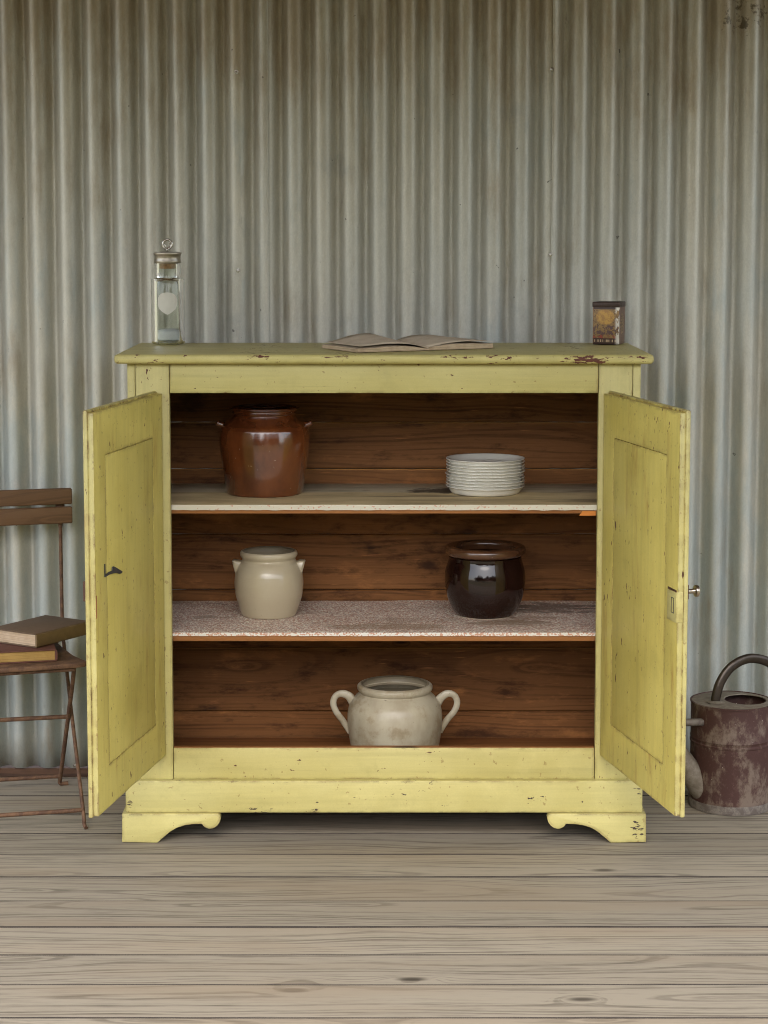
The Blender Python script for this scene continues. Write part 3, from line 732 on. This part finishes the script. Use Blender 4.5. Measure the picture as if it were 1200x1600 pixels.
# cream jar with two ear lugs
Yc = .1801+.072
root, cx, sp = pottery('stoneware_jar', 420, Yc, Zs2,
    [(43.2, 860.5), (44.6, 863), (44.6, 867), (42.5, 870.5), (41.2, 873), (43, 876.5), (47, 882), (51.5, 893), (53.3, 904), (53.7, 915), (52.2, 930), (49, 943), (44.8, 957), (42, 963.5)], .006, M_cream,
    'cream stoneware jar with pointed ear lugs on the middle shelf', 'jar', M_inside)
for s in (-1, 1):
    b = NB(); k = mpp(Yc, .6); zz = lambda v: onY(420, v, Yc)[1]-Zs2
    pts = [(s*44*k, 0, zz(903)), (s*50.5*k, 0, zz(897)), (s*53.5*k, 0, zz(887)), (s*55*k, 0, zz(878)), (s*50*k, 0, zz(875.5)), (s*43*k, 0, zz(875))]
    tube(b, spline(pts, 5), 1.0, 14, flat=(.017, .0045), up=(1, 0, 0) if False else (0, 1, 0))
    t = NB(); pl = [(s*40*k, zz(908)), (s*50*k, zz(903)), (s*52.5*k, zz(893)), (s*55*k, zz(884)), (s*56.8*k, zz(876)), (s*55*k, zz(874.5)), (s*47*k, zz(875.5)), (s*40*k, zz(878))]
    b.free(); b = NB(); extrude(b, pl, -.017, .017, 'xz', .0045)
    build('ear_lug', b, M_cream, root, smooth=60)
# black-brown glazed jar with a thick matt rim
Yc = .1801+.072
root, cx, sp = pottery('glazed_jar', 758, Yc, Zs2,
    [(57, 868), (57.2, 874), (59.8, 883), (62.3, 894), (63, 904), (62.3, 918), (60, 930), (56, 942), (49.5, 955), (45, 961), (42.5, 963)], .007, M_dark,
    'shiny black-brown jar with thick matt brown rim on the middle shelf', 'jar')
k = mpp(Yc, .6); zr = onY(758, 858, Yc)[1]-Zs2
b = NB(); pr = [(62.5*k+.0, -.009), (63.4*k, -.002), (62.6*k, .006), (59.5*k, .0115), (54*k, .0125), (48.5*k, .009), (46.5*k, .002), (47*k, -.006), (49*k, -.0155), (56*k, -.0165), (60*k, -.014)]
pr = [(v.x, v.z) for v in spline([(r, 0, z) for r, z in pr+pr[:1]], 4)][:-1]
lathe(b, [(r, z*.85+zr) for r, z in pr], 80, closed=True); build('rim', b, M_rim, root, smooth=True)
b = NB(); lathe(b, [(38*k, .0001), (43.6*k, .0001), (44.2*k, .002), (43.9*k, .0038), (41*k, .0042), (38*k, .002)], 64, closed=True); build('foot_ring', b, M_foot, root, smooth=50)
# two-handled pot on the cupboard floor
Yc = .20; k = mpp(Yc, .3); PX = 617
root, cx, sp = pottery('stoneware_pot', PX, Yc, Zfl,
    [(55.5, 1068), (58.4, 1070.5), (58.8, 1074.5), (57, 1078.5), (54.6, 1080.5), (57, 1083.5), (62, 1088), (68.5, 1096), (72.3, 1106), (73.9, 1117), (73.8, 1130), (71.8, 1150), (69, 1166), (64, 1183), (60, 1193)], .008, M_pot,
    'greyish cream pot with two loop handles on the cupboard floor', 'pot', M_inside)
def cpt(cx_, cy_, dy=0):
    x, z = onY(500+.19167*cx_, 1040+.19167*cy_, Yc); return (x-cx, dy, z-Zfl)
for pts in ([(275, 305), (238, 250), (180, 228), (128, 248), (108, 305), (132, 375), (180, 440), (215, 495), (245, 550)],
            [(950, 310), (985, 262), (1040, 228), (1095, 243), (1118, 300), (1095, 370), (1040, 435), (1005, 490), (980, 545)]):
    b = NB(); q = spline([cpt(*p) for p in pts], 6); n = len(q)
    tube(b, q, [1.25-.45*min(1, i/(n*.35)) if i < n*.35 else (.80 if i < n*.8 else .8-.25*(i-n*.8)/(n*.2)) for i in range(n)], 14, flat=(.0100, .0056), up=(0, 1, 0))
    for v in b.verts: pass
    build('loop_handle', b, M_pot, root, smooth=True)
# ten plates
Yp = .17+.074; k = mpp(Yp, .85); px = onY(758.5, 720, Yp)[0]
ztop = onY(758, 714.5, Yp)[1]; dzp = .00765; zl = Zs1
pp = [(0, .0036), (.5*k*84, .0036), (46*k, .0040), (50*k, .0075), (56*k, .0125), (60.2*k, .0160), (61.5*k, .0178), (61.4*k, .0192), (60.4*k, .0196), (57*k, .0178), (52*k, .0135), (46*k, .0082), (41*k, .0068), (0, .0066)]
pp = [(0, .0034), (46*k, .0034), (47.5*k, .0002), (52.0*k, .0001), (54.2*k, .0030), (56.2*k, .0088), (57.4*k, .0132), (59.6*k, .0166)]+pp[6:]
names = ['topmost', 'second', 'third', 'fourth', 'fifth', 'sixth', 'seventh', 'eighth', 'ninth', 'bottom']
b = NB(); lathe(b, pp, 72); plate0 = None
for i in range(10):
    if plate0 is None:
        o = build('plate', b, M_plate, smooth=50, recentre=False); plate0 = o
    else:
        o = plate0.copy(); C.objects.link(o)
    o.location = (px+random.uniform(-.0016, .0016), Yp+random.uniform(-.0016, .0016), zl+dzp*i)
    o.rotation_euler = (random.uniform(-.003, .003), random.uniform(-.003, .003), i*.7)
    nm = names[9-i]
    lab = {'topmost': 'white plate, topmost of the stack on the top shelf', 'bottom': 'white plate at the very bottom of the stack on the shelf'}.get(nm, 'white plate, %s from the top of the stack' % nm)
    finish(o, lab, 'plate', 'stack of white plates on the top shelf')

# ================================================================== ON THE TOP BOARD
TS = TZ+.0016
# stoppered bottle
Yb = .375; k = mpp(Yb, 1.25); bxx = onY(262.5, 480, Yb)[0]
bz = lambda v: onY(262, v, Yb)[1]
z0 = TS; tot = bz(408)-bz(534.5)
hz = lambda v: (bz(v)-bz(534.5))
root = empty('glass_bottle', (bxx, Yb, z0)); finish(root, 'clear glass bottle with corked metal lid and white label on the cupboard top', 'bottle')
op = [(24.5, 534), (26, 531), (26.2, 520), (26.2, 440), (25.6, 436), (23.5, 433.5), (21.2, 431.5), (20.6, 428), (20.6, 410), (20.8, 408)]
op = smoothprof([(a*k, hz(v)) for a, v in op], 3)
ip = [((a*k)-.0022, hz(v)) for a, v in [(20.8, 408), (20.6, 428), (21.4, 432), (24, 436), (26, 441), (26.2, 520), (25.5, 528)]]
b = NB(); lathe(b, [(0, .0005)]+[(op[0][0]-.003, .0)]+op+ip+[(ip[-1][0]-.006, .0075), (0, .009)], 56)
build('glass', b, M_glass, root, smooth=40)
b = NB(); lathe(b, [(0, hz(417)), (14*k, hz(417)), (15*k, hz(415)), (16.3*k, hz(411)), (16.5*k, hz(405)), (0, hz(405))], 36); build('cork', b, M_cork, root, smooth=50)
b = NB(); lathe(b, [(0, hz(408.6)), (20.5*k, hz(408.6)), (21.4*k, hz(407)), (21.0*k, hz(404)), (20.4*k, hz(402)), (20.4*k, hz(397)), (21.3*k, hz(395.5)), (22*k, hz(394)), (21.6*k, hz(392)), (19*k, hz(391.2)), (6*k, hz(390.2)), (0, hz(390))], 48)
build('lid', b, M_zinc, root, smooth=40)
b = NB(); tube(b, [(0, 0, hz(391)), (0, 0, hz(384.5))], .0030, 12)
ring = [(7.2*k*math.sin(a), 0.0, hz(379)+7.2*k*math.cos(a)) for a in [R(200+i*15) for i in range(23)]]
tube(b, ring, .0028, 10, up=(0, 1, 0))
ring = [(4.2*k*math.sin(a)+.001, .003*math.sin(a), hz(380)+4.6*k*math.cos(a)) for a in [R(30+i*20) for i in range(14)]]
tube(b, ring, .0022, 8, up=(0, 1, 0)); build('wire_ring', b, M_steel, root, smooth=True)
# shield label, wrapped round the glass
b = NB(); sh = [(0, 453), (7, 454.5), (11.5, 457), (14.2, 461), (14.0, 468), (14.4, 476), (12.5, 481), (8, 484), (3.5, 486), (0, 488)]
rl = 26.2*k+.0004
def at(q, a):
    for (a0, v0), (a1, v1) in zip(q, q[1:]):
        if a0 <= a <= a1: return v0+(v1-v0)*(a-a0)/(a1-a0)
    return q[-1][1]
up_ = [(0, 453), (6, 454.0), (10, 455.5), (12.5, 458.5), (14.3, 462.5)]; dn_ = [(0, 488), (4, 486), (9, 482.5), (12.5, 479), (14.3, 474)]
cols = []
for i in range(25):
    a = -14.3+28.6*i/24; t = math.asin(a/26.2)+R(4)
    cols.append([b.verts.new((r_*math.sin(t), -r_*math.cos(t), hz(v))) for r_, v in ((rl, at(dn_, abs(a))), (rl, at(up_, abs(a))), (rl+.0003, at(up_, abs(a))), (rl+.0003, at(dn_, abs(a))))])
for c0, c1 in zip(cols, cols[1:]):
    for k_ in range(4): b.faces.new((c0[k_], c0[(k_+1) % 4], c1[(k_+1) % 4], c1[k_]))
b.faces.new(cols[0]); b.faces.new(cols[-1][::-1])
build('label', b, M_paperlabel, root, smooth=40)
b = NB(); lathe(b, [(0, .0095), (18*k, .0095), (22*k, .012), (22.6*k, hz(516)), (21*k, hz(514)), (9*k, hz(511)), (0, hz(510.5))], 36); build('base_reflection', b, M_reflwhite, root, smooth=50)  # reflection low in the glass, built as a white solid

# open book lying askew
G = onZ(668, 547.2, TS); phi = R(27)
book = empty('open_book', (G[0], G[1], TS), phi); finish(book, 'old open book with yellowed pages lying on the cupboard top', 'book')
BWd, BHt = .190, .20
def half(s, pagew, peak, edge_t):
    """page block as a curved solid: s=-1 left half, +1 right half"""
    b = NB(); nx, ny = 16, 6; top = []; bot = []
    for j in range(ny+1):
        y = BHt*j/ny; tr, br = [], []
        for i in range(nx+1):
            t = i/nx; x = s*pagew*t
            cur = edge_t+(.0035-edge_t)*(1-t)**6+peak*(j/ny*.75+.25)*math.sin(math.pi*min(1, t*1.02))**1.2*(1-t*.75)
            cur += .0010*mnoise.noise(Vector((x*30, y*20, s*3)))
            tr.append(b.verts.new((x+s*.0008*math.sin(9*j), y+.0012*mnoise.noise(Vector((x*60, s, 0))), cur)))
            br.append(b.verts.new((x, y, .0012)))
        top.append(tr); bot.append(br)
    for j in range(ny):
        for i in range(nx):
            b.faces.new((top[j][i], top[j][i+1], top[j+1][i+1], top[j+1][i])).material_index = 0
            b.faces.new((bot[j][i], bot[j+1][i], bot[j+1][i+1], bot[j][i+1])).material_index = 1
    for i in range(nx):
        for j in (0, ny): b.faces.new((top[j][i], bot[j][i], bot[j][i+1], top[j][i+1])).material_index = 1
    for j in range(ny):
        for i in (0, nx): b.faces.new((top[j][i], top[j+1][i], bot[j+1][i], bot[j][i])).material_index = 1
    build('page_block', b, [M_page, M_block], book, smooth=30)
half(-1, BWd, .020, .0085); half(1, BWd-.006, .012, .0115)
b = NB(); box(b, -BWd-.003, BWd-.002, -.002, BHt+.002, 0, .0012, .0004); build('cover', b, M_block, book)
# loose curling leaf on the left half and one on the right
for s, pk, wd in ((-1, .0290, BWd-.008), (1, .0165, BWd-.004)):
    b = NB(); nx = 22; rows = []
    for j in range(7):
        y = BHt*(.02+.97*j/6); row = []
        for i in range(nx+1):
            t = i/nx; x = s*wd*t
            zz = .0045+pk*(j/6*.7+.3)*math.sin(math.pi*t**.8)**1.1*(1-.6*t)+(.0125 if s > 0 else .0100)*min(1, t*1.6)**.7
            row.append(b.verts.new((x, y, zz)))
        rows.append(row)
    for r0, r1 in zip(rows, rows[1:]):
        for i in range(nx): b.faces.new((r0[i], r0[i+1], r1[i+1], r1[i]))
    o = build('leaf', b, M_page, book, smooth=True); so_ = o.modifiers.new('thickness', 'SOLIDIFY'); so_.thickness = .0004

# printed tin
Yt = .375; k = mpp(Yt, 1.25); tx = onY(951, 536, Yt)[0]
tin = empty('tea_tin', (tx, Yt, TS), R(-19)); finish(tin, 'small worn printed tin with dark lid on the right of the cupboard top', 'tin')
th_ = 66*k
b = NB(); box(b, -.0345, .0345, -.0345, .0345, 0, th_-.010, .0022, 3); build('body', b, M_tin, tin, smooth=40, recentre=False)
b = NB(); box(b, -.0358, .0358, -.0358, .0358, th_-.0135, th_, .002, 3); build('lid', b, M_tinlid, tin, smooth=40)

# ================================================================== CHAIR WITH BOOKS
ch = empty('folding_chair', (-1.002, .232, 0), R(16)); finish(ch, 'old folding chair with brown wooden back slats and rusty iron legs', 'chair')
SZ = .418
def slat(z0, z1, y):
    b = NB(); box(b, -.238, .238, y-.008, y+.008, z0, z1, .004, 3)
    for v in b.verts: v.co.y += .010*(1-(v.co.x/.245)**2); v.co.z += .0012*mnoise.noise(Vector((v.co.x*12, z0*9, v.co.z*30)))
    build('back_slat', b, M_chairwood, ch, smooth=35)
slat(.763, .806, .192); slat(.713, .757, .188)
for s in (-1, 1):
    x = s*.208
    b = NB()
    tube(b, spline([(x, .205, .795), (x, .203, .72)], 2), 1.0, 8, flat=(.012, .0035), up=(0, 1, 0))
    q = spline([(x, .204, .735), (x, .203, .705), (x, .202, .67), (x, .200, .55), (x, .192, .43), (x, .150, .375), (x-.002*s, .0, .235), (x, -.175, .045), (x, -.196, .012), (x+.003*s, -.208, .004)], 5)
    n = len(q); tube(b, q, [(2.0-1.0*min(1, i/6)) for i in range(n)], 10, flat=(.0048, .0060), up=(0, 1, 0)); build('leg', b, M_rust, ch, smooth=50)
    x2 = s*.196
    b = NB(); q = spline([(x2, -.150, SZ-.006), (x2, -.10, .345), (x2, .0, .235), (x2, .185, .035), (x2, .203, .008), (x2+.012*s, .205, .005), (x2+.022*s, .205, .005)], 5)
    tube(b, q, .0056, 10); build('leg', b, M_rust, ch, smooth=50)
for y, z, x in ((.0, .238, .196), (-.180, .042, .208), (.190, .030, .196)):
    b = NB(); tube(b, [(-x, y, z), (0, y, z+.003), (x, y, z)], .0056, 10); build('stretcher', b, M_rust, ch, smooth=50)
# seat: flared front corners
out = []
for s in (1, -1):
    pts = [(.170, .185), (.178, .10), (.188, .0), (.200, -.09), (.214, -.140), (.224, -.165), (.222, -.182), (.205, -.190), (.10, -.196), (0, -.198)]
    pts = [(a*s, b_) for a, b_ in pts]; out += pts if s > 0 else pts[-2::-1]
b = NB(); extrude(b, out, SZ-.012, SZ, 'xy', .003)
build('seat', b, M_rust, ch, smooth=35)
for y in (-.175, .17):
    b = NB(); tube(b, [(-.194, y, SZ-.018), (.194, y, SZ-.018)], .0055, 8); build('seat_rail', b, M_rust, ch, smooth=50)

def closed_book(name, loc, rz, L, W, T, covers, spine, block, label, tilt=0.0):
    """spine along local +x side; L along y, W along x"""
    o = empty(name, loc, rz); o.rotation_euler = (0, tilt, rz); finish(o, label, 'book')
    b = NB(); box(b, -W/2+.004, W/2-.004, -L/2+.004, L/2-.004, .0028, T-.0028, .0008); build('page_block', b, block, o)
    for nm, z0, z1 in (('cover', 0, .003), ('cover', T-.003, T)):
        b = NB(); box(b, -W/2, W/2-.002, -L/2, L/2, z0, z1, .0008)
        for v in b.verts: v.co.z += .0016*mnoise.noise(Vector((v.co.x*14, v.co.y*14, z0*90)))*(1 if z0 else .3)
        build(nm, b, covers, o, smooth=30)
    b = NB(); q = [(W/2-.0035, .0005), (W/2+.0010, .003), (W/2+.0025, T*.3), (W/2+.0030, T*.5), (W/2+.0025, T*.7), (W/2+.0010, T-.003), (W/2-.0035, T-.0005)]
    extrude(b, [(x, z) for x, z in q], -L/2, L/2, 'xz'); build('spine', b, spine, o, smooth=40)
    return o
zb1 = SZ+.0005
pa = onZ(80, 1036, zb1)
closed_book('book', (pa[0]-.070*math.cos(R(14))-.085*math.sin(R(-14))-.052, pa[1]+.078, zb1), R(14), .165, .185, .030, M_cover2, M_cover2, M_block2, 'maroon book with yellowed page edges lying flat on the chair seat')
zb2 = zb1+.0312
C1 = onZ(57, 1013, zb2); C2 = onZ(136, 992, zb2)
dx, dy = C2[0]-C1[0], C2[1]-C1[1]; L = .205; th2 = math.atan2(dy, dx)
rz = th2-math.pi/2                       # local +y along the spine, away from the camera
W2 = .150
mid = (C1[0]+math.cos(th2)*L/2-math.cos(rz)*W2/2, C1[1]+math.sin(th2)*L/2-math.sin(rz)*W2/2)
closed_book('book', (mid[0], mid[1], zb2), rz, L, W2, .035, M_cover, M_spine, M_block3, 'thick brown book with worn olive spine on top of the other book')

# ================================================================== WATERING CAN
rc = .106; cy_ = .2043+rc; cxx = onY(1142, 1200, cy_)[0]
can = empty('watering_can', (cxx, cy_, 0)); finish(can, 'rusty maroon watering can with arched handle beside the right door', 'watering can')
ht = onY(1140, 1094, cy_)[1]
b = NB(); lathe(b, [(0, .004), (rc-.003, .004), (rc, .006), (rc, .02), (rc+.0005, .10), (rc, .168), (rc+.0018, .170), (rc+.0018, .174), (rc, .176), (rc, .182), (rc+.0015, .184), (rc, .187), (rc-.001, ht-.004), (rc+.0015, ht-.003), (rc+.0015, ht), (rc-.002, ht+.001), (rc-.004, ht-.002), (rc-.004, .012), (0, .010)], 72)
for v in b.verts:
    n = mnoise.noise(v.co*9); v.co += Vector((v.co.x, v.co.y, 0))*.02*n*max(0, min(1, (ht-v.co.z)*12))
build('body', b, M_can, can, smooth=40, recentre=False)
b = NB(); lathe(b, [(rc+.0008, .0), (rc+.0032, .001), (rc+.0032, .020), (rc+.0015, .0225), (rc+.0006, .021)], 72, closed=True); build('base_band', b, M_canbase, can, smooth=40)
# half cover on the spout side
b = NB(); n = 56; rr_ = []
for i in range(n):
    a = 2*math.pi*i/n; c_, s_ = math.cos(a), math.sin(a)
    rr_.append([b.verts.new((x, y, z)) for x, y, z in ((rc*.975*c_, rc*.975*s_, ht-.0035), (rc*.975*c_, rc*.975*s_, ht-.0012),
        (.012+.080*c_, .082*s_, ht+.0012), (.034+.054*c_, .058*s_, ht+.0022), (.034+.053*c_, .057*s_, ht+.0002), (.012+.080*c_, .082*s_, ht-.0012))])
for i in range(n):
    for k_ in range(6): b.faces.new((rr_[i][k_], rr_[i][(k_+1) % 6], rr_[(i+1) % n][(k_+1) % 6], rr_[(i+1) % n][k_]))
build('half_cover', b, M_cantop, can, smooth=40)
b = NB()
q = spline([(-.048, -.030, ht+.002), (-.046, -.029, ht+.018), (-.034, -.024, ht+.055), (-.004, -.014, ht+.092), (.045, .0, ht+.110), (.100, .008, ht+.094), (.138, .008, ht+.045), (.150, .004, ht-.03), (.140, .0, ht-.10), (.106, 0, ht-.15)], 6)
tube(b, q, 1.0, 14, flat=(.0125, .0066), up=(0, 1, 0)); build('handle', b, M_canhandle, can, smooth=50)
b = NB(); lathe(b, [(0, .004), (.012, .0035), (.018, .002), (.022, 0), (0, 0)], 20, loc=(-.048, -.030, ht+.0025)); build('handle_boss', b, M_cantop, can, smooth=40)
b = NB(); q = [Vector((-.055, -.020, .026)), Vector((-.088, -.036, .064)), Vector((-.125, -.046, .120)), Vector((-.166, -.056, .185)), Vector((-.208, -.066, .255)), Vector((-.238, -.072, .31))]
tube(b, q, [.036, .033, .027, .020, .015, .012], 28); build('spout', b, M_cantop, can, smooth=50)
b = NB(); tube(b, [(-.083, -.058, .232), (-.13, -.062, .232), (-.192, -.062, .232)], .0095, 14); build('spout_brace', b, M_canbase, can, smooth=50)
